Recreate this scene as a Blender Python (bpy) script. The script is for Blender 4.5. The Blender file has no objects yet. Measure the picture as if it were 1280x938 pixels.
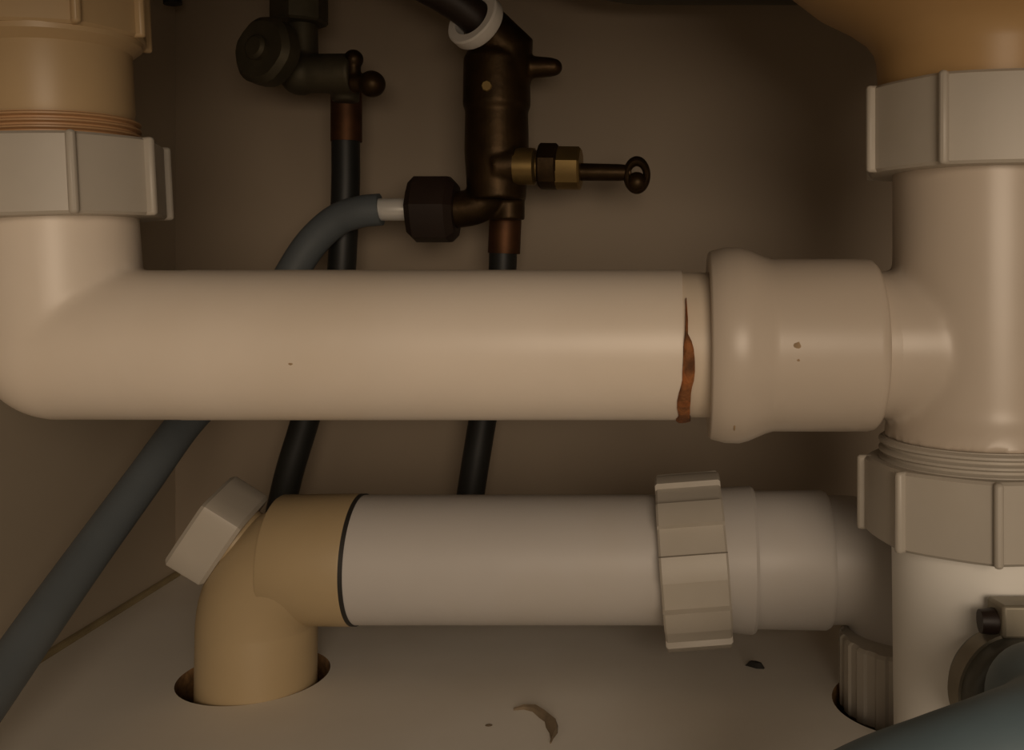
import bpy, bmesh, math, random
from mathutils import Vector, Matrix
random.seed(7)
PI = math.pi
R = math.radians
sc = bpy.context.scene
COL = sc.collection

# ---------------------------------------------------------------- camera
F = 1250.0          # focal length in pixels of the 1280 x 938 frame
HZ = 340.0          # row of the eye level
CX = 830.0          # column straight ahead of the lens (the photograph is an off-centre crop)
cam = bpy.data.cameras.new('camera')
cam.sensor_width = 36.0
cam.lens = F / 1280 * 36.0
cam.shift_y = -(469 - HZ) / 1280
cam.shift_x = (640 - CX) / 1280
cam.clip_start = 0.01
camo = bpy.data.objects.new('camera', cam)
COL.objects.link(camo)
camo.rotation_euler = (PI / 2, 0, 0)
sc.camera = camo

# ---------------------------------------------------------------- light
w = bpy.data.worlds.new('room_ambience')
sc.world = w
w.use_nodes = True
bg = w.node_tree.nodes['Background']
bg.inputs[0].default_value = (1.0, 0.80, 0.60, 1)
bg.inputs[1].default_value = 0.27
la = bpy.data.lights.new('added_front_light', 'AREA')  # added soft light behind the camera, no such lamp is seen
la.shape = 'DISK'
la.size = 0.40
la.energy = 3.2
la.color = (1.0, 0.80, 0.60)
lo = bpy.data.objects.new('added_front_light', la)
COL.objects.link(lo)
lo.location = (0.18, -0.62, 0.08)
lo.rotation_euler = (Vector((-0.05, 0.30, 0.0)) - lo.location).to_track_quat('-Z', 'Y').to_euler()

vs = sc.view_settings
vs.view_transform = 'Standard'
vs.look = 'None'
vs.gamma = 1
vs.use_curve_mapping = False
vs.exposure = -0.12

# ---------------------------------------------------------------- helpers
def W(px, py, d):
    return Vector(((px - CX) * d / F, d, -(py - HZ) * d / F))

def mat(name, col, rough=0.4, var=0.06, scale=30, bump=0.0, bscale=200, metal=0.0, col2=None,
        c2amt=0.0, c2scale=12, spec=0.5):
    m = bpy.data.materials.new(name)
    m.use_nodes = True
    nt = m.node_tree
    b = nt.nodes['Principled BSDF']
    b.inputs['Roughness'].default_value = rough
    b.inputs['Metallic'].default_value = metal
    b.inputs['Specular IOR Level'].default_value = spec
    tc = nt.nodes.new('ShaderNodeTexCoord')
    n = nt.nodes.new('ShaderNodeTexNoise')
    n.inputs['Scale'].default_value = scale
    n.inputs['Detail'].default_value = 5
    nt.links.new(tc.outputs['Object'], n.inputs['Vector'])
    r = nt.nodes.new('ShaderNodeValToRGB')
    r.color_ramp.elements[0].position = 0.3
    r.color_ramp.elements[1].position = 0.7
    r.color_ramp.elements[0].color = tuple(max(0, c * (1 - var)) for c in col) + (1,)
    r.color_ramp.elements[1].color = tuple(min(1, c * (1 + var)) for c in col) + (1,)
    nt.links.new(n.outputs['Fac'], r.inputs[0])
    out = r.outputs[0]
    if col2:
        n2 = nt.nodes.new('ShaderNodeTexNoise')
        n2.inputs['Scale'].default_value = c2scale
        n2.inputs['Detail'].default_value = 6
        nt.links.new(tc.outputs['Object'], n2.inputs['Vector'])
        r2 = nt.nodes.new('ShaderNodeValToRGB')
        r2.color_ramp.elements[0].position = 0.5
        r2.color_ramp.elements[1].position = 0.75
        r2.color_ramp.elements[0].color = (0, 0, 0, 1)
        r2.color_ramp.elements[1].color = (c2amt, c2amt, c2amt, 1)
        nt.links.new(n2.outputs['Fac'], r2.inputs[0])
        mx = nt.nodes.new('ShaderNodeMix')
        mx.data_type = 'RGBA'
        nt.links.new(r2.outputs[0], mx.inputs[0])
        nt.links.new(out, mx.inputs[6])
        mx.inputs[7].default_value = tuple(col2) + (1,)
        out = mx.outputs[2]
    nt.links.new(out, b.inputs['Base Color'])
    if bump:
        n3 = nt.nodes.new('ShaderNodeTexNoise')
        n3.inputs['Scale'].default_value = bscale
        n3.inputs['Detail'].default_value = 4
        nt.links.new(tc.outputs['Object'], n3.inputs['Vector'])
        bp = nt.nodes.new('ShaderNodeBump')
        bp.inputs['Strength'].default_value = bump
        bp.inputs['Distance'].default_value = 0.001
        nt.links.new(n3.outputs['Fac'], bp.inputs['Height'])
        nt.links.new(bp.outputs[0], b.inputs['Normal'])
    return m

M = {}
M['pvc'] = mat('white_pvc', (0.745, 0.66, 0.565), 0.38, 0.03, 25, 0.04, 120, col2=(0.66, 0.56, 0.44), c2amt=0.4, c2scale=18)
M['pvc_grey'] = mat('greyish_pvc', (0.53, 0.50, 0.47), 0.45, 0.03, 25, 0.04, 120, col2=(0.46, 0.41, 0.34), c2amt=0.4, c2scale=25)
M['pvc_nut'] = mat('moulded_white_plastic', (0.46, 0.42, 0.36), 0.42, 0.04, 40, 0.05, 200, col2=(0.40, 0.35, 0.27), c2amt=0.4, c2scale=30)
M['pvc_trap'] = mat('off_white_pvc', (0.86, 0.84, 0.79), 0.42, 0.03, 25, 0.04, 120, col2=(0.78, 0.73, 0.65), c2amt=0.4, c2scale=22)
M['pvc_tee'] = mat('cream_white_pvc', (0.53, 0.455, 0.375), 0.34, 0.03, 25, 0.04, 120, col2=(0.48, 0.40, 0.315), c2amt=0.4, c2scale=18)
M['cream'] = mat('cream_pvc', (0.66, 0.56, 0.44), 0.45, 0.05, 40)
M['yellow'] = mat('yellowed_plastic', (0.43, 0.325, 0.185), 0.45, 0.05, 25, 0.05, 150, col2=(0.38, 0.275, 0.145), c2amt=0.4, c2scale=20)
M['tan'] = mat('tan_plastic', (0.50, 0.36, 0.20), 0.4, 0.05, 25, 0.03, 150)
M['tan_thread'] = mat('orange_brown_plastic', (0.50, 0.30, 0.15), 0.42, 0.06, 40)
M['amber'] = mat('amber_plastic', (0.46, 0.29, 0.125), 0.4, 0.06, 20)
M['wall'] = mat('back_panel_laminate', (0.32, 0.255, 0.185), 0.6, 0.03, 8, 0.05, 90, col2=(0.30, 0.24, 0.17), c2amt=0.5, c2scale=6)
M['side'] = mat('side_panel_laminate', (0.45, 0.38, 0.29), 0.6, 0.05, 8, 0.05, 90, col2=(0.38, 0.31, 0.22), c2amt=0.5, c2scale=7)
M['floor'] = mat('cabinet_base_laminate', (0.82, 0.79, 0.73), 0.5, 0.04, 14, 0.05, 120, col2=(0.70, 0.64, 0.55), c2amt=0.6, c2scale=9)
M['chip'] = mat('raw_chipboard', (0.24, 0.13, 0.05), 0.9, 0.4, 300, 0.5, 400)
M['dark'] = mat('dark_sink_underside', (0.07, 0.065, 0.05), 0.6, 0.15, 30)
M['black'] = mat('black_tube', (0.012, 0.013, 0.012), 0.5, 0.2, 60)
M['darkplastic'] = mat('dark_brown_plastic', (0.022, 0.012, 0.008), 0.5, 0.2, 60)
M['hose'] = mat('grey_rubber_hose', (0.11, 0.128, 0.14), 0.55, 0.06, 60, 0.05, 300)
M['hose_front'] = mat('blue_grey_rubber_hose', (0.12, 0.172, 0.20), 0.55, 0.06, 60, 0.05, 300)
M['cuff'] = mat('dark_grey_rubber', (0.10, 0.10, 0.085), 0.4, 0.12, 90, 0.1, 300)
M['copper'] = mat('tarnished_copper', (0.10, 0.045, 0.02), 0.55, 0.25, 120, metal=0.8)
M['bronze'] = mat('aged_bronze', (0.052, 0.030, 0.011), 0.45, 0.35, 90, 0.2, 200, metal=0.75)
M['brass'] = mat('brass', (0.32, 0.22, 0.085), 0.4, 0.15, 90, metal=0.85)
M['steel'] = mat('bright_steel', (0.85, 0.83, 0.78), 0.3, 0.05, 90, metal=0.35)
M['gun'] = mat('dull_grey_metal', (0.085, 0.073, 0.045), 0.6, 0.25, 90, 0.1, 200, metal=0.6)
M['ring'] = mat('white_nylon', (0.88, 0.85, 0.80), 0.4, 0.05, 60)
M['rubber'] = mat('black_seal_rubber', (0.02, 0.018, 0.015), 0.6, 0.2, 60)
M['rust'] = mat('rust_deposit', (0.20, 0.075, 0.022), 0.85, 0.5, 260, 0.6, 700, col2=(0.42, 0.13, 0.03), c2amt=0.9, c2scale=180)
M['speck'] = mat('brown_grime', (0.34, 0.24, 0.14), 0.8, 0.2, 200)
M['crumb'] = mat('black_crumb', (0.015, 0.013, 0.01), 0.8, 0.2, 200)
M['sliver'] = mat('dusty_brown_sliver', (0.20, 0.15, 0.095), 0.8, 0.2, 200)
M['clamp'] = mat('dull_clamp_steel', (0.30, 0.27, 0.21), 0.5, 0.1, 90, metal=0.5)
M['bead'] = mat('grubby_sealant', (0.30, 0.24, 0.13), 0.6, 0.2, 60)
M['kfloor'] = mat('kitchen_floor_tile', (0.55, 0.48, 0.40), 0.6, 0.05, 5)

def base_of(o):
    b = Vector((0, 0, 0))
    while o is not None:
        b += Vector(o.location)
        o = o.parent
    return b

def thing(name, label, cat, loc, group=None):
    o = bpy.data.objects.new(name, None)
    o.empty_display_size = 0.01
    COL.objects.link(o)
    o.location = loc
    o['label'] = label
    o['category'] = cat
    if group:
        o['group'] = group
    return o

def build(name, geo, m, parent=None, sharp=35, label=None, kind=None, cat=None, smooth=True, bevel=0):
    """geo = (verts, faces) in world space, or a ready Mesh in world space"""
    if isinstance(geo, bpy.types.Mesh):
        me = geo
        me.name = name
    else:
        me = bpy.data.meshes.new(name)
        me.from_pydata([tuple(v) for v in geo[0]], [], geo[1])
    bm = bmesh.new()
    bm.from_mesh(me)
    bmesh.ops.recalc_face_normals(bm, faces=bm.faces)
    bm.to_mesh(me)
    bm.free()
    o = bpy.data.objects.new(name, me)
    COL.objects.link(o)
    if parent is not None:
        b = base_of(parent)
        me.transform(Matrix.Translation(-b))
        o.parent = parent
    else:
        vsx = [v.co.copy() for v in me.vertices]
        lo_ = Vector([min(v[i] for v in vsx) for i in range(3)])
        hi_ = Vector([max(v[i] for v in vsx) for i in range(3)])
        b = Vector(((lo_.x + hi_.x) / 2, (lo_.y + hi_.y) / 2, lo_.z))
        me.transform(Matrix.Translation(-b))
        o.location = b
    ms = m if isinstance(m, (list, tuple)) else [m]
    for q in ms:
        me.materials.append(q)
    if smooth:
        for p in me.polygons:
            p.use_smooth = True
        me.set_sharp_from_angle(angle=R(sharp))
    if bevel:
        md = o.modifiers.new('bevel', 'BEVEL')
        md.width = bevel
        md.segments = 2
        md.limit_method = 'ANGLE'
        md.angle_limit = R(30)
    if label:
        o['label'] = label
    if kind:
        o['kind'] = kind
    if cat:
        o['category'] = cat
    return o

def frame(axis):
    a = Vector(axis).normalized()
    up = Vector((0, -1, 0)) if abs(a.y) < 0.9 else Vector((0, 0, 1))
    u = (up - a * up.dot(a)).normalized()     # angle 0 faces the camera when the axis is not along y
    v = u.cross(a)
    return a, u, v

def lathe(prof, origin, axis, seg=72):
    """prof: list of (t, r); closed with end caps. """
    a, u, v = frame(axis)
    o = Vector(origin)
    V, Fc = [], []
    for t, r in prof:
        for k in range(seg):
            q = 2 * PI * k / seg
            V.append(o + a * t + (u * math.cos(q) + v * math.sin(q)) * r)
    n = len(prof)
    for i in range(n - 1):
        for k in range(seg):
            k2 = (k + 1) % seg
            Fc.append((i * seg + k, i * seg + k2, (i + 1) * seg + k2, (i + 1) * seg + k))
    Fc.append(tuple(range(seg - 1, -1, -1)))
    Fc.append(tuple((n - 1) * seg + k for k in range(seg)))
    return V, Fc

def ring_lathe(prof, origin, axis, seg=64):
    """prof is a closed loop (t, r): a ring with a hole"""
    a, u, v = frame(axis)
    o = Vector(origin)
    V, Fc = [], []
    n = len(prof)
    for t, r in prof:
        for k in range(seg):
            q = 2 * PI * k / seg
            V.append(o + a * t + (u * math.cos(q) + v * math.sin(q)) * r)
    for i in range(n):
        j = (i + 1) % n
        for k in range(seg):
            k2 = (k + 1) % seg
            Fc.append((i * seg + k, i * seg + k2, j * seg + k2, j * seg + k))
    return V, Fc

def join(*geos):
    V, Fc = [], []
    for g in geos:
        o = len(V)
        V += list(g[0])
        Fc += [tuple(i + o for i in f) for f in g[1]]
    return V, Fc

def box(c, ax, ay, az):
    """box centred on c with half-axis vectors"""
    c = Vector(c)
    V = [c + ax * i + ay * j + az * k for i in (-1, 1) for j in (-1, 1) for k in (-1, 1)]
    Fc = [(0, 1, 3, 2), (4, 6, 7, 5), (0, 4, 5, 1), (2, 3, 7, 6), (0, 2, 6, 4), (1, 5, 7, 3)]
    return V, Fc

def abox(x0, x1, y0, y1, z0, z1):
    return box(((x0 + x1) / 2, (y0 + y1) / 2, (z0 + z1) / 2), Vector(((x1 - x0) / 2, 0, 0)),
               Vector((0, (y1 - y0) / 2, 0)), Vector((0, 0, (z1 - z0) / 2)))

def spline(pts, n=12):
    P = [Vector(p) for p in pts]
    P = [P[0] * 2 - P[1]] + P + [P[-1] * 2 - P[-2]]
    out = []
    for i in range(1, len(P) - 2):
        for k in range(n):
            t = k / n
            a, b, c, d = P[i - 1:i + 3]
            out.append(0.5 * ((2 * b) + (c - a) * t + (2 * a - 5 * b + 4 * c - d) * t * t + (3 * b - a - 3 * c + d) * t ** 3))
    out.append(P[-2])
    return out

def tube(path, r, seg=28):
    """round tube along a list of points; r a number or one per point"""
    n = len(path)
    V, Fc = [], []
    T = [(path[min(i + 1, n - 1)] - path[max(i - 1, 0)]).normalized() for i in range(n)]
    u = Vector((0, -1, 0.01))
    for i in range(n):
        u = (u - T[i] * u.dot(T[i])).normalized()
        v = T[i].cross(u)
        ri = r[i] if isinstance(r, (list, tuple)) else r
        for k in range(seg):
            q = 2 * PI * k / seg
            V.append(path[i] + (u * math.cos(q) + v * math.sin(q)) * ri)
    for i in range(n - 1):
        for k in range(seg):
            k2 = (k + 1) % seg
            Fc.append((i * seg + k, i * seg + k2, (i + 1) * seg + k2, (i + 1) * seg + k))
    Fc.append(tuple(range(seg - 1, -1, -1)))
    Fc.append(tuple((n - 1) * seg + k for k in range(seg)))
    return V, Fc

def gear(origin, axis, outline, h, ch):
    """prism whose outline is a list of (angle deg, r); chamfered ends by ch"""
    a, u, v = frame(axis)
    o = Vector(origin)
    V, Fc = [], []
    n = len(outline)
    levels = [(0, ch), (ch, 0), (h - ch, 0), (h, ch)]
    for t, c in levels:
        for q, r in outline:
            q = R(q)
            V.append(o + a * t + (u * math.cos(q) + v * math.sin(q)) * (r - c))
    for i in range(3):
        for k in range(n):
            k2 = (k + 1) % n
            Fc.append((i * n + k, i * n + k2, (i + 1) * n + k2, (i + 1) * n + k))
    Fc.append(tuple(range(n - 1, -1, -1)))
    Fc.append(tuple(3 * n + k for k in range(n)))
    return V, Fc

def ribbed_nut(parent, origin, axis, r, h, phase, m, n=8, ribw=0.0012, out=0.0018, name='compression_nut', label=None):
    """faceted nut body with a raised grip rib on every corner (each rib a sub-part)"""
    ol = []
    for k in range(n):
        q = phase + 360 / n * k
        # facets stay slightly rounded
        for s in (0, .25, .5, .75):
            rr = r * (1 - 0.045 * math.sin(PI * s))
            ol.append((q + 360 / n * s, rr))
    nut = build(name, gear(origin, axis, ol, h, 0.0008), m, parent, sharp=28, label=label)
    a, u, v = frame(axis)
    for k in range(n):
        q = R(phase + 360 / n * k)
        d = u * math.cos(q) + v * math.sin(q)
        e = d.cross(a)
        c = Vector(origin) + a * (h / 2) + d * (r - 0.0015 + out / 2)
        build('rib', box(c, d * (0.0015 + out / 2), e * ribw, a * (h / 2 * 1.01)), m, nut, bevel=0.0009)
    return nut

def thread(parent, origin, axis, r, h, turns, m, depth=0.0012):
    prof = [(0, r - depth)]
    p = h / turns
    for k in range(turns):
        t = k * p
        prof += [(t + 0.15 * p, r - depth), (t + 0.4 * p, r), (t + 0.65 * p, r), (t + 0.9 * p, r - depth)]
    prof.append((h, r - depth))
    return build('thread', lathe(prof, origin, axis, 80), m, parent, sharp=50)

def blended(geo, voxel, iters):
    """union of closed shapes with softened inner corners"""
    me = bpy.data.meshes.new('blend')
    me.from_pydata([tuple(v) for v in geo[0]], [], geo[1])
    o = bpy.data.objects.new('blend', me)
    COL.objects.link(o)
    md = o.modifiers.new('r', 'REMESH')
    md.mode = 'VOXEL'
    md.voxel_size = voxel
    md = o.modifiers.new('s', 'SMOOTH')
    md.factor = 0.5
    md.iterations = iters
    dg = bpy.context.evaluated_depsgraph_get()
    out = bpy.data.meshes.new_from_object(o.evaluated_get(dg))
    bpy.data.objects.remove(o)
    bpy.data.meshes.remove(me)
    return out

def ball(c, r, seg=48, rings=24):
    prof = [(-r * math.cos(PI * i / rings), max(1e-5, r * math.sin(PI * i / rings))) for i in range(rings + 1)]
    return lathe(prof, c, (0, 0, 1), seg)

X, Y, Z = Vector((1, 0, 0)), Vector((0, 1, 0)), Vector((0, 0, 1))
DU, DL = 0.2874, 0.3424          # distances of the upper and the lower waste pipe
su, sl = DU / F, DL / F          # metres for a pixel there
ZF = -0.1397                     # top of the cabinet base
YB = 0.4595                      # face of the back panel

# ---------------------------------------------------------------- the cabinet
def fixn(me):
    bm = bmesh.new()
    bm.from_mesh(me)
    bmesh.ops.recalc_face_normals(bm, faces=bm.faces)
    bm.to_mesh(me)
    bm.free()

def base_panel():
    th = 0.016
    me = bpy.data.meshes.new('floor')
    g = abox(-0.2245, 0.45, 0.06, YB + 0.002, ZF - th, ZF)
    me.from_pydata([tuple(v) for v in g[0]], [], g[1])
    fixn(me)
    o = bpy.data.objects.new('tmp', me)
    COL.objects.link(o)
    cut = []
    for (cx, cy, r) in HOLES:
        cv = lathe([(-0.03, r), (0.03, r)], (cx, cy, ZF), Z, 64)
        cm = bpy.data.meshes.new('c')
        cm.from_pydata([tuple(v) for v in cv[0]], [], cv[1])
        fixn(cm)
        co = bpy.data.objects.new('c', cm)
        COL.objects.link(co)
        md = o.modifiers.new('b', 'BOOLEAN')
        md.operation = 'DIFFERENCE'
        md.solver = 'EXACT'
        md.object = co
        cut.append(co)
    dg = bpy.context.evaluated_depsgraph_get()
    out = bpy.data.meshes.new_from_object(o.evaluated_get(dg))
    bpy.data.objects.remove(o)
    for c in cut:
        bpy.data.objects.remove(c)
    fl = build('floor', out, [M['floor'], M['chip']], None, kind='structure', sharp=30)
    me = fl.data
    b = Vector(fl.location)
    for p in me.polygons:
        c = p.center + b
        if abs(p.normal.z) < 0.5 and any((Vector((c.x - hx, c.y - hy)).length < hr * 1.1) for hx, hy, hr in HOLES):
            p.material_index = 1
    fl['label'] = 'off-white laminate cabinet base panel with two sawn pipe holes'
    return fl

YH = W(318, 850, DL + 0.004)
RH = (W(1145, 850, 0.325).x, 0.325)
HOLES = [(YH.x, DL + 0.004, 0.0250), (RH[0], RH[1], 0.027)]
base_panel()
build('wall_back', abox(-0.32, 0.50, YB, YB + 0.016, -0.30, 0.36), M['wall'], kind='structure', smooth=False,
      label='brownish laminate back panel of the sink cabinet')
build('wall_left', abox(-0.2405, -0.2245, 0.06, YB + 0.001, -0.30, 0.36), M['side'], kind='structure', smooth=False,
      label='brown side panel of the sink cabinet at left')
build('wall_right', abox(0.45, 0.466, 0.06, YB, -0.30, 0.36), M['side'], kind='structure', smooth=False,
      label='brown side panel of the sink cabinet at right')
build('ceiling', abox(-0.32, 0.50, 0.02, YB + 0.02, 0.26, 0.30), M['side'], kind='structure', smooth=False,
      label='underside of the worktop over the sink cabinet')
build('trim_1', abox(-0.2405, 0.466, 0.06, 0.078, 0.072, 0.26), M['side'], kind='structure', smooth=False,
      label='front rail of the sink cabinet under the worktop')
build('trim_2', abox(-0.2245, 0.466, 0.09, 0.106, -0.30, ZF - 0.016), M['side'], kind='structure', smooth=False,
      label='plinth board below the sink cabinet')
build('trim_3', tube([Vector((-0.2238, y_, ZF + 0.0006)) for y_ in (0.07, 0.2, 0.33, YB)], 0.0016, 10), M['bead'], kind='structure',
      label='grubby sealant bead along the left edge of the base panel')
build('floor_kitchen', abox(-2.2, 2.2, -2.5, 0.6, -0.32, -0.30), M['kfloor'], kind='structure', smooth=False,
      label='kitchen floor in front of the sink cabinet')

# ---------------------------------------------------------------- upper waste pipe with its elbow
ZU = W(0, 431, DU).z
ru = 93.5 * su
EC = W(82, 431, DU)                       # corner of the elbow
lean = Vector((-0.052, 0, 1)).normalized()  # the left riser leans slightly
t = thing('upper_waste_pipe', 'thick glossy off-white waste pipe running across with rounded elbow at left', 'pipe', EC)
xs, xe = W(852, 431, DU).x, W(905, 431, DU).x
hl = W(260, 431, DU).x - EC.x
up = 172 * su
eg = join(lathe([(-0.002, ru * 0.995), (hl, ru)], EC, X, 64),
          lathe([(-0.002, ru * 0.995), (up, ru * 0.95)], EC, lean, 64),
          ball(EC, ru))
build('elbow', blended(eg, 0.0011, 14), M['pvc'], t, sharp=180)
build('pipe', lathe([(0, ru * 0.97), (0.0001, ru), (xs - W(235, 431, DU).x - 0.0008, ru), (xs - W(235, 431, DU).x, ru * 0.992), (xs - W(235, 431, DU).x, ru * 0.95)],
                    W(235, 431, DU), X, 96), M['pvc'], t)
build('spigot', lathe([(0, ru * 0.965), (xe - xs + 0.02, ru * 0.965)], Vector((xs - 0.01, DU, ZU)), X, 96), M['cream'], t,
      label='bare cream strip of pipe beside the rust')
# rust crust on the joint
rows = [(372, 857, 858.5), (395, 857, 860), (412, 856, 860), (420, 855, 864), (430, 854, 867), (442, 854, 868), (455, 853, 868),
        (466, 853, 867), (474, 851, 865), (482, 848, 863), (492, 846, 863), (501, 846, 862), (508, 848, 862), (514, 848, 861),
        (519, 845, 863), (523, 845, 862), (524.3, 848, 858)]
V, Fc = [], []
for (py, a, b) in rows:
    q = math.asin(max(-1, min(1, (431 - py) / 93.6)))
    for rr in (ru + 0.00035, ru - 0.0012):
        for k in range(5):
            s = k / 4
            px = a + (b - a) * s + random.uniform(-.5, .5)
            bulge = 0.0005 * math.sin(PI * s) if rr > ru else 0
            rad = rr + bulge + (random.uniform(-.00008, .00015) if rr > ru else 0)
            V.append(Vector((W(px, 431, DU - ru * math.cos(q) * 0.9).x, DU - math.cos(q) * rad, ZU + math.sin(q) * rad)))
n = len(rows)
for i in range(n - 1):
    a, b = i * 10, (i + 1) * 10
    for k in range(4):
        Fc.append((a + k, a + k + 1, b + k + 1, b + k))
        Fc.append((a + 5 + k, b + 5 + k, b + 6 + k, a + 6 + k))
    Fc.append((a, b, b + 5, a + 5))
    Fc.append((a + 4, a + 9, b + 9, b + 4))
Fc.append((0, 5, 6, 7, 8, 9, 4, 3, 2, 1))
z = (n - 1) * 10
Fc.append((z, z + 1, z + 2, z + 3, z + 4, z + 9, z + 8, z + 7, z + 6, z + 5))
build('rust_crust', (V, Fc), M['rust'], t, sharp=60, label='orange-brown rust stain at pipe end')
# nut on top of the elbow
NC = EC + lean * ((431 - 276) * su)
ribbed_nut(t, NC, lean, 124 * su, 96 * su, 7, M['pvc_nut'], label='white compression nut on elbow')

# ---------------------------------------------------------------- tan trap outlet above the elbow
t = thing('trap_outlet', 'tan plastic trap outlet pipe with thread above white nut at left', 'pipe', EC + lean * (250 * su))
thread(t, EC + lean * (247 * su), lean, 97 * su, 32 * su, 4, M['tan_thread'])
tl = EC + lean * (277 * su)
build('pipe', lathe([(0, 88 * su), (0.003, 91 * su), (86 * su, 91 * su), (96 * su, 103 * su), (118 * su, 107 * su)], tl, lean, 80), M['tan'], t)
ribbed_nut(t, tl + lean * (102 * su), lean, 112 * su, 100 * su, 0, M['tan'], name='collar')
build('upper_pipe', lathe([(0, 90 * su), (120 * su, 90 * su)], tl + lean * (200 * su), lean, 64), M['tan'], t)

# ---------------------------------------------------------------- tee at right
TC = W(1228, 431, DU)
t = thing('waste_tee', 'off-white waste tee with ribbed nuts above and below at right', 'pipe fitting', W(1228, 575, DU))
rt = 110 * su
x_in = W(1085, 431, DU).x
eg = join(lathe([((TC.z - W(0, 548, DU).z) * -1, 122 * su), (-100 * su, 118 * su), (-78 * su, rt), (231 * su, rt)], TC, Z, 72),
          lathe([(0, 91.5 * su), (TC.x - x_in, 91.5 * su)], Vector((x_in, DU, ZU)), X, 72))
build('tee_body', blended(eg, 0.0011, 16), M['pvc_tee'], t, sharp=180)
xc = W(885, 431, DU).x
def sx(p):
    return W(p, 431, DU).x - xc
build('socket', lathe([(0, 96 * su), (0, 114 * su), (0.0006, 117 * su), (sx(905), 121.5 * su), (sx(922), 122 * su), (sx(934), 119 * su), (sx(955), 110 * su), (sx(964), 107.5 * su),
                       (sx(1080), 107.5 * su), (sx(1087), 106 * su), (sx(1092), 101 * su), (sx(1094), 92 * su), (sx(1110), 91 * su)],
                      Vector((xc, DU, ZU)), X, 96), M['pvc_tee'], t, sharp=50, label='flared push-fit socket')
for (px, py, a, b) in ((997, 424, 6.5, 5), (998, 441, 2.2, 2), (918, 523, 1.3, 6), (363, 447, 3, 2)):
    rr = (107.5 if px > 950 else 122.3 if px > 800 else 93.6) * su
    q = math.asin((431 - py) / (rr / su))
    c = Vector((W(px, py, DU - rr * math.cos(q)).x, DU - rr * math.cos(q), ZU + rr * math.sin(q)))
    nrm = Vector((0, -math.cos(q), math.sin(q)))
    tz = nrm.cross(X)
    V = [c + nrm * 0.00025]
    for k in range(10):
        qq = 2 * PI * k / 10
        j = random.uniform(.75, 1.2)
        V.append(c - nrm * 0.0001 + X * (a * su * math.cos(qq) * j) + tz * (b * su * math.sin(qq) * j))
    V.append(c - nrm * 0.0006)
    Fc = [(0, 1 + k, 1 + (k + 1) % 10) for k in range(10)] + [(11, 1 + (k + 1) % 10, 1 + k) for k in range(10)]
    build('grime_speck', (V, Fc), M['speck'], t if px > 800 else bpy.data.objects['upper_waste_pipe'], label='brown grime speck')
ribbed_nut(t, W(1228, 218, DU), Z, 146 * su, 105 * su, -11, M['pvc_nut'], label='upper compression nut')
thread(t, W(1228, 580, DU), Z, 127 * su, 34 * su, 3, M['pvc_nut'])
ribbed_nut(t, W(1228, 668, DU), Z, 146 * su, 94 * su, 11, M['pvc_nut'], label='lower compression nut')

# sink waste body above the tee
t = thing('sink_waste', 'amber flared sink waste body above the tee at upper right', 'sink waste', W(1228, 112, DU))
build('waste_body', lathe([(0, 128 * su), (38 * su, 130 * su), (52 * su, 134 * su), (68 * su, 146 * su), (88 * su, 172 * su), (112 * su, 213 * su), (140 * su, 246 * su),
                           (190 * su, 268 * su), (230 * su, 275 * su)], W(1228, 113, DU), Z, 96), M['amber'], t, sharp=60)

# bottle trap below the tee
t = thing('bottle_trap', 'off-white trap body standing on the base panel below the tee', 'trap', Vector((TC.x, DU, ZF)))
zt = W(0, 670, DU).z - ZF
build('trap_body', lathe([(0, 106 * su), (0.002, 108 * su), (zt * 0.35, 109 * su), (zt, 111 * su)], Vector((TC.x, DU, ZF)), Z, 80), M['pvc_trap'], t)
SD = Vector((0.16, -1, 0.02)).normalized()
SP = W(1246, 850, 0.262)
build('hose_spigot', lathe([(-0.016, 0.0098), (0.016, 0.0098)], SP, SD, 40), M['pvc'], t)

# ---------------------------------------------------------------- lower waste pipe
ZL = W(0, 699, DL).z
rl = 78.5 * sl
t = thing('lower_waste_pipe', 'greyish-white lower waste pipe with toothed coupling nut turning down at right', 'pipe', W(640, 777, DL))
def lx(p):
    return W(p, 699, DL).x
def LP(p):
    return Vector((lx(p), DL, ZL))
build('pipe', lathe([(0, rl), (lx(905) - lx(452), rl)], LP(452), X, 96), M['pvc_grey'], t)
build('coupling_collar', lathe([(0, 86 * sl), (lx(938) - lx(880), 89.5 * sl), (lx(942) - lx(880), 87 * sl)], LP(880), X, 80), M['pvc_grey'], t)
build('coupling_body', lathe([(0, 83 * sl), (lx(1028) - lx(935), 84.5 * sl), (lx(1033) - lx(935), 82 * sl), (lx(1033) - lx(935), 78 * sl)], LP(935), X, 80), M['pvc_grey'], t)
# bend down through the base
BR = 86 * sl
cx, cz = lx(1052), ZL - BR
path = [LP(1025), LP(1040)] + [Vector((cx + BR * math.sin(R(a)), DL, cz + BR * math.cos(R(a)))) for a in range(0, 91, 6)]
ve = path[-1].copy()
path += [Vector((ve.x, DL - 0.004, ZF - 0.03))]
build('bend', tube(path, 78 * sl, 56), M['pvc_grey'], t)
nb = Vector((ve.x, DL - 0.012, ZF - 0.006))
nt_ = ZF + 0.0185 - nb.z
ol = []
for k in range(20):
    ol += [(18 * k, 93 * sl), (18 * k + 7, 93 * sl), (18 * k + 9, 90.5 * sl), (18 * k + 16, 90.5 * sl)]
build('outlet_socket', gear(nb + Vector((0, 0.004, 0)), Z, ol, nt_, 0.001), M['pvc_nut'], t, sharp=25)
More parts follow.
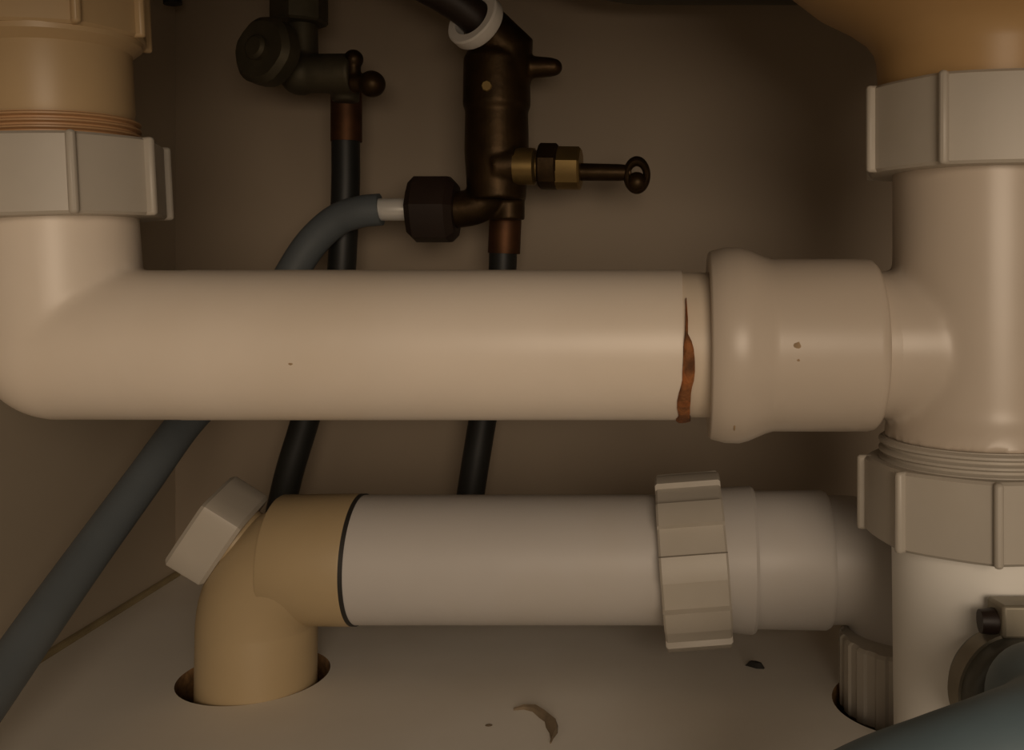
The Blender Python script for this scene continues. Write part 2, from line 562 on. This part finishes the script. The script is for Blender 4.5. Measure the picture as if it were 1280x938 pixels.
# toothed nut
ax = Vector((1, 0.0, 0.075)).normalized()
ol = []
for k in range(10):
    q = 36 * k + 2
    ol += [(q, 107 * sl), (q + 8, 108 * sl), (q + 16, 107 * sl), (q + 17, 100.5 * sl), (q + 26, 99 * sl), (q + 35, 100.5 * sl)]
nc = LP(819) + Vector((0.002, 0, -0.0008))
build('coupling_nut', gear(nc, ax, ol, 80 * sl, 0.0007), M['pvc_nut'], t, sharp=20, label='white toothed coupling nut')

# ---------------------------------------------------------------- yellowed elbow
t = thing('waste_elbow', 'yellowed plastic elbow with access cap going down through the base panel', 'pipe fitting', Vector((lx(322), DL, ZF)))
BR = 84 * sl
cx, cz = lx(322) + BR, ZL - BR
path = [LP(415)] + [Vector((cx - BR * math.sin(R(a)), DL, cz + BR * math.cos(R(a)))) for a in range(0, 91, 5)]
ve = path[-1].copy()
path += [Vector((ve.x, DL - 0.001, ZF - 0.012)), Vector((ve.x, DL - 0.001, ZF - 0.06))]
build('bend', tube(path, [77.5 * sl - 6 * sl * min(1, max(0, (i_ - 4) / 14)) for i_ in range(len(path))], 72), M['yellow'], t, sharp=60)
build('socket', lathe([(0, 77 * sl), (0.0007, 78.6 * sl), (lx(448) - lx(348) - 0.001, 80.2 * sl), (lx(448) - lx(348), 79.5 * sl)], LP(348), X, 96), M['yellow'], t)
build('seal_ring', lathe([(0, 79.9 * sl), (0.0014, 79.9 * sl)], LP(447.5), X, 96), M['rubber'], t, label='thin black seal ring')
# access cap on the outside of the bend
ad = Vector((-0.80, -0.12, 0.56)).normalized()
pc = Vector((cx, DL, cz)) + Vector((-1, 0, 0.86)).normalized() * (BR + 76.5 * sl)
build('cap_neck', lathe([(-0.010, 43 * sl), (0.004, 43 * sl)], pc + Vector((0.56, 0, 0.8)) * 0.0022, ad, 48), M['yellow'], t)
ol = []
for k in range(4):
    ol += [(90 * k - 36 + a, 66 * sl * f) for a, f in ((-5, .955), (0, .985), (5, .955), (25, .80), (45, .755), (65, .80))]
build('access_cap', gear(pc - ad * 0.0022 + Vector((0.56, 0, 0.8)) * 0.0022, ad, ol, 54 * sl, 0.0012), M['pvc_nut'], t, sharp=25, label='white faceted access cap')

# ---------------------------------------------------------------- supply tubes and valves on the back panel
DV = 0.41
sv = DV / F
DT = 0.425
st = DT / F
def tube_thing(label, pts, rad, m, cp, cr):
    p = spline([W(*q) for q in pts], 10)
    t = thing('supply_tube', label, 'tube', p[-1])
    build('tube', tube(p, rad, 28), m, t)
    build('copper_end', tube([W(*q) for q in cp], cr, 28), M['copper'], t, label='tarnished copper end')
    return t
tube_thing('black supply tube with copper end below the dull grey valve',
           [(432, 170, DT), (432, 230, DT), (429, 300, DT), (424, 360, DT), (405, 440, DT), (381, 527, DT), (362, 590, DT), (348, 650, DT), (338, 700, DT), (332, 748, DT)],
           17.3 * st, M['black'], [(433, 100, DT), (433, 177, DT)], 19 * st)
tube_thing('black supply tube with copper end below the bronze valve',
           [(629, 300, DT), (628, 340, DT), (622, 420, DT), (603, 527, DT), (588, 620, DT), (578, 690, DT), (574, 748, DT)],
           17.3 * st, M['black'], [(634, 225, DT), (630, 317, DT)], 20 * st)

# dull valve at upper left
t = thing('stop_valve', 'dull grey stop valve with round handwheel at upper left of back panel', 'valve', W(400, 120, DV))
build('body', blended(join(lathe([(0, 24 * sv), (80 * sv, 25 * sv)], W(362, 92, DV), X, 32),
                           lathe([(0, 17 * sv), (58 * sv, 19 * sv)], W(432, 128, DV + 0.006), Z, 32),
                           ball(W(376, 92, DV), 27 * sv), lathe([(0, 20 * sv), (70 * sv, 18 * sv)], W(378, 86, DV + 0.002), Z, 32)), 0.0008, 5), M['gun'], t, sharp=180)
build('top_nut', gear(W(374, 30, DV), Z, [(60 * k + s, 35 * sv * (1 - (.05 if s else 0))) for k in range(6) for s in (0, 30)], 70 * sv, 0.001), M['gun'], t, sharp=25)
build('riser', lathe([(0, 16 * sv), (200 * sv, 16 * sv)], W(374, -20, DV), Z, 28), M['gun'], t)
hd = Vector((-0.35, -0.9, 0.1)).normalized()
hp = W(346, 70, DV - 0.012)
ol = [(10 * k, (41.5 if (k // 3) % 2 else 40.5) * sv) for k in range(36)]
build('handwheel', gear(hp, hd, ol, 0.010, 0.0022), M['gun'], t, sharp=40)
build('handwheel_boss', lathe([(0, 16 * sv), (0.012, 15 * sv), (0.013, 11 * sv)], hp, hd, 32), M['gun'], t)
build('spindle', lathe([(0, 9 * sv), (0.02, 9 * sv)], hp - hd * 0.018, hd, 24), M['gun'], t)
build('lever', blended(join(tube([W(442, 108, DV - 0.003), W(442, 74, DV - 0.003)], 9 * sv, 24), ball(W(442, 74, DV - 0.003), 12 * sv),
                            tube([W(440, 104, DV - 0.003), W(468, 104, DV - 0.004)], 12 * sv, 24), ball(W(465, 105, DV - 0.004), 16.5 * sv)), 0.0006, 4),
      M['bronze'], t, sharp=180, label='small dark bronze lever')

# brass valve in the middle
t = thing('washing_machine_valve', 'dark bronze valve with brass gland and ring-ended spindle in the middle', 'valve', W(632, 290, DV))
el = spline([W(618, 215, DV), W(612, 240, DV), W(598, 256, DV), W(574, 262, DV), W(556, 262, DV)], 8)
bodyg = join(lathe([(0, 36 * sv), (60 * sv, 40 * sv), (110 * sv, 39 * sv), (118 * sv, 42 * sv), (175 * sv, 41 * sv), (185 * sv, 36 * sv)], W(621, 250, DV), Z, 40),
             tube(el, 23 * sv, 32),
             lathe([(0, 21 * sv), (62 * sv, 21 * sv)], W(635, 275, DV + 0.004), Z, 32),
             tube([W(628, 100, DV), W(632, 60, DV), W(606, 34, DV - 0.004)], [36 * sv, 36 * sv, 30 * sv], 32),
             tube([W(640, 84, DV), W(690, 84, DV)], [16 * sv, 12 * sv], 28),
             tube([W(640, 60, DV), W(655, 48, DV)], [20 * sv, 13 * sv], 28),
             ball(W(692, 84, DV), 11 * sv),
             tube([W(620, 208, DV - 0.005), W(648, 206, DV - 0.005)], [27 * sv, 25 * sv], 28))
build('body', blended(bodyg, 0.0007, 5), M['bronze'], t, sharp=180)
gd = DV - 0.006
ga = Vector((1, -0.05, -0.02)).normalized()
hexo = lambda r, ph: [(60 * k + ph + s * 30, r * (1 - .04 * s)) for k in range(6) for s in (0, 1)]
build('gland', lathe([(0, 23 * sv), (24 * sv, 23 * sv), (27 * sv, 18 * sv), (34 * sv, 18 * sv)], W(644, 208, gd), ga, 36), M['brass'], t)
build('gland_nut', gear(W(674, 208, gd), ga, hexo(29 * sv, 15), 24 * sv, 0.0008), M['bronze'], t, sharp=25)
build('packing_nut', gear(W(688, 210, gd), ga, hexo(27 * sv, 15), 38 * sv, 0.0008), M['brass'], t, sharp=25)
build('spindle', lathe([(0, 11 * sv), (52 * sv, 10.5 * sv), (66 * sv, 9 * sv)], W(722, 215, gd), ga, 28), M['bronze'], t)
kr, kk = 17 * sv, 8 * sv
kc = W(796, 219, gd - 0.002)
V = []
for i in range(32):
    q = 2 * PI * i / 32
    d = X * math.cos(q) * 0.72 + Z * math.sin(q)
    for j in range(12):
        p = 2 * PI * j / 12
        V.append(kc + d * (kr + 0.8 * kk * math.cos(p)) + Y * (kk * math.sin(p)))
Fc = [(i * 12 + j, ((i + 1) % 32) * 12 + j, ((i + 1) % 32) * 12 + (j + 1) % 12, i * 12 + (j + 1) % 12) for i in range(32) for j in range(12)]
build('spindle_ring', (V, Fc), M['bronze'], t)
build('spindle_ball', ball(kc - Z * 9 * sv, 13 * sv, 24, 12), M['bronze'], t)
build('body_highlight', gear(W(609, 108, DV - 0.0125), Vector((0, -1, 0)), [(45 * k, 7 * sv) for k in range(8)], 0.0015, 0.0004), M['brass'], t, sharp=25, label='small brass disc standing in for a highlight on the valve body')  # brass disc put in as the highlight on the valve body

# dark flexible hose with white collar on top of the brass valve
hp_ = spline([W(606, 36, DV - 0.006), W(588, 16, DV - 0.010), W(556, -6, DV - 0.014), W(515, -30, DV - 0.018), W(470, -70, DV - 0.018), W(450, -160, DV - 0.018)], 8)
t = thing('flexible_connector', 'dark flexible hose with white nylon collar on top of the bronze valve', 'hose', hp_[0])
build('hose', tube(hp_, 22 * sv, 28), M['darkplastic'], t)
ca = Vector((-0.48, -0.75, 0.40)).normalized()
build('collar', ring_lathe([(0, 25 * sv), (0, 35 * sv), (0.001, 37 * sv), (15 * sv, 37 * sv), (17 * sv, 35 * sv), (17 * sv, 25 * sv)], W(600, 32, DV - 0.009), ca, 48), M['ring'], t,
      label='white nylon collar')

# grey fill hose
t = thing('grey_fill_hose', 'grey rubber hose from bronze valve curving down to the lower left', 'hose', W(490, 262, DV))
hp_ = spline([W(476, 262, DV), W(450, 265, DV), W(420, 276, DV + 0.002), (W(388, 306, DV + 0.003)), W(360, 350, DV + 0.002), W(322, 420, DV - 0.003), W(285, 475, 0.402),
              W(233, 527, 0.385), W(178, 602, 0.36), W(118, 684, 0.335), W(58, 768, 0.31), W(0, 851, 0.288), W(-70, 950, 0.262)], 10)
build('hose', tube(hp_, 0.0066, 32), M['hose'], t)
build('ferrule', lathe([(0, 13.5 * sv), (0.0004, 14 * sv), (42 * sv, 14 * sv), (54 * sv, 12 * sv)], W(465, 262, DV - 0.0005), X, 36), M['steel'], t, label='bright steel crimp ferrule')
ol = [(60 * k + 5 + s, 44 * sv * (1 - (.06 if s else 0))) for k in range(6) for s in (0, 30)]
build('hose_nut', gear(W(513, 262, DV), X, ol, 58 * sv, 0.0028), M['darkplastic'], t, sharp=25, label='dark brown hexagonal hose nut')

# ---------------------------------------------------------------- sink bowl
def rounded_bowl():
    x0, x1, y0, y1, z0, h, rc, rb = -0.055, 0.42, 0.19, 0.442, 0.111, 0.15, 0.05, 0.03
    V, Fc = [], []
    lv = []
    for k in range(7):
        a = PI / 2 * k / 6
        lv.append((z0 + rb - rb * math.cos(a), rb - rb * math.sin(a)))
    lv.append((z0 + h, 0))
    loop = []
    for (cx, cy, a0) in ((x1 - rc, y1 - rc, 0), (x0 + rc, y1 - rc, 90), (x0 + rc, y0 + rc, 180), (x1 - rc, y0 + rc, 270)):
        for k in range(9):
            loop.append((cx, cy, R(a0 + 90 * k / 8)))
    n = len(loop)
    for z, ins in lv:
        for cx, cy, a in loop:
            V.append(Vector((cx + (rc - ins) * math.cos(a), cy + (rc - ins) * math.sin(a), z)))
    for i in range(len(lv) - 1):
        for k in range(n):
            k2 = (k + 1) % n
            Fc.append((i * n + k, i * n + k2, (i + 1) * n + k2, (i + 1) * n + k))
    Fc.append(tuple(range(n - 1, -1, -1)))
    Fc.append(tuple((len(lv) - 1) * n + k for k in range(n)))
    return V, Fc
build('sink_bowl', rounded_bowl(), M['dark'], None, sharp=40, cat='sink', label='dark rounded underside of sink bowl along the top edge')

# black tube end peeking in at the top left
p = spline([W(216, 5, 0.43), W(214, -20, 0.43), W(212, -80, 0.43), W(214, -200, 0.43)], 6)
build('cable', tube(p, 11 * 0.43 / F, 20), M['black'], None, cat='cable', label='end of a black cable hanging in at the top left')

# ---------------------------------------------------------------- drain hose at lower right
t = thing('drain_hose', 'blue-grey drain hose with dark rubber cuff at the lower right corner', 'hose', SP)
cr = 0.0143
build('cuff', lathe([(-0.001, cr * 0.86), (0.0, cr * 0.95), (0.0015, cr), (0.012, cr), (0.014, cr * 0.96), (0.015, cr * 0.86)], SP, SD, 56), M['cuff'], t, sharp=60, label='dark rubber hose cuff')
hp_ = spline([SP + SD * 0.008, SP + SD * 0.022, W(1300, 872, 0.222), W(1312, 915, 0.205), W(1262, 944, 0.195), W(1180, 974, 0.195), W(1090, 1006, 0.20), W(980, 1060, 0.215)], 10)
build('hose', tube(hp_, [0.0118] * len(hp_), 40), M['hose_front'], t, sharp=60)
cl = SP + SD * 0.006 + Z * (cr + 0.004) + X * 0.0025
build('clamp_band', ring_lathe([(0.003, cr), (0.003, cr + 0.0008), (0.009, cr + 0.0008), (0.009, cr)], SP, SD, 56), M['clamp'], t, label='steel hose clamp band')
build('clamp_housing', box(cl + X * 0.003, X * 0.009, SD * 0.0045, Z * 0.0042), M['clamp'], t, bevel=0.0008)
build('clamp_screw', lathe([(0, 0.0030), (0.0035, 0.0034), (0.005, 0.0030)], cl - X * 0.0098 - Z * 0.001, X, 16), M['darkplastic'], t, label='dark clamp screw head')

# ---------------------------------------------------------------- debris on the base panel
def on_floor(px, py):
    d = -ZF * F / (py - HZ)
    return W(px, py, d)
c = on_floor(945, 834)
V, Fc = [], []
for k in range(8):
    q = 2 * PI * k / 8
    j = random.uniform(.8, 1.15)
    V.append(c + Vector((0.0034 * math.cos(q) * j, 0.0016 * math.sin(q) * j - 0.0012 * math.cos(q), 0)))
for k in range(8):
    V.append(c + (V[k] - c) * 0.6 + Z * 0.0018)
Fc = [tuple(range(7, -1, -1)), tuple(range(8, 16))] + [(k, (k + 1) % 8, 8 + (k + 1) % 8, 8 + k) for k in range(8)]
build('crumb', (V, Fc), M['crumb'], None, cat='debris', label='small black crumb on the base panel below the toothed nut', sharp=30)
pts = [(642, 888, 2), (655, 886.5, 3), (668, 889, 4), (678, 897, 5), (684, 902, 4), (690, 909, 9), (692, 917, 6), (690, 924, 2), (688, 930, 1)]
V, Fc = [], []
for i, (px, py, h) in enumerate(pts):
    a = on_floor(px, py)
    nx = pts[min(i + 1, len(pts) - 1)]
    pv = pts[max(i - 1, 0)]
    d = (on_floor(nx[0], nx[1]) - on_floor(pv[0], pv[1])).normalized()
    e = d.cross(Z) * (h * 0.00021)
    hh = 0.0004 + 0.0012 * math.sin(PI * i / (len(pts) - 1))
    V += [a - e, a + e, a + e * 0.6 + Z * hh, a - e * 0.6 + Z * hh * 1.5]
for i in range(len(pts) - 1):
    for k in range(4):
        Fc.append((i * 4 + k, i * 4 + (k + 1) % 4, i * 4 + 4 + (k + 1) % 4, i * 4 + 4 + k))
Fc += [(3, 2, 1, 0), tuple(len(V) - 4 + k for k in range(4))]
build('shaving', (V, Fc), M['sliver'], None, cat='debris', label='curled brown sliver lying on the front of the base panel', sharp=40)
c = on_floor(611, 907)
V = [c + Vector((0.0012 * math.cos(k * PI / 4), 0.0010 * math.sin(k * PI / 4), 0)) for k in range(8)] + [c + Z * 0.0004]
build('grit', (V, [tuple(range(7, -1, -1))] + [(k, (k + 1) % 8, 8) for k in range(8)]), M['sliver'], None, cat='debris', label='faint brown speck left of the curled sliver')
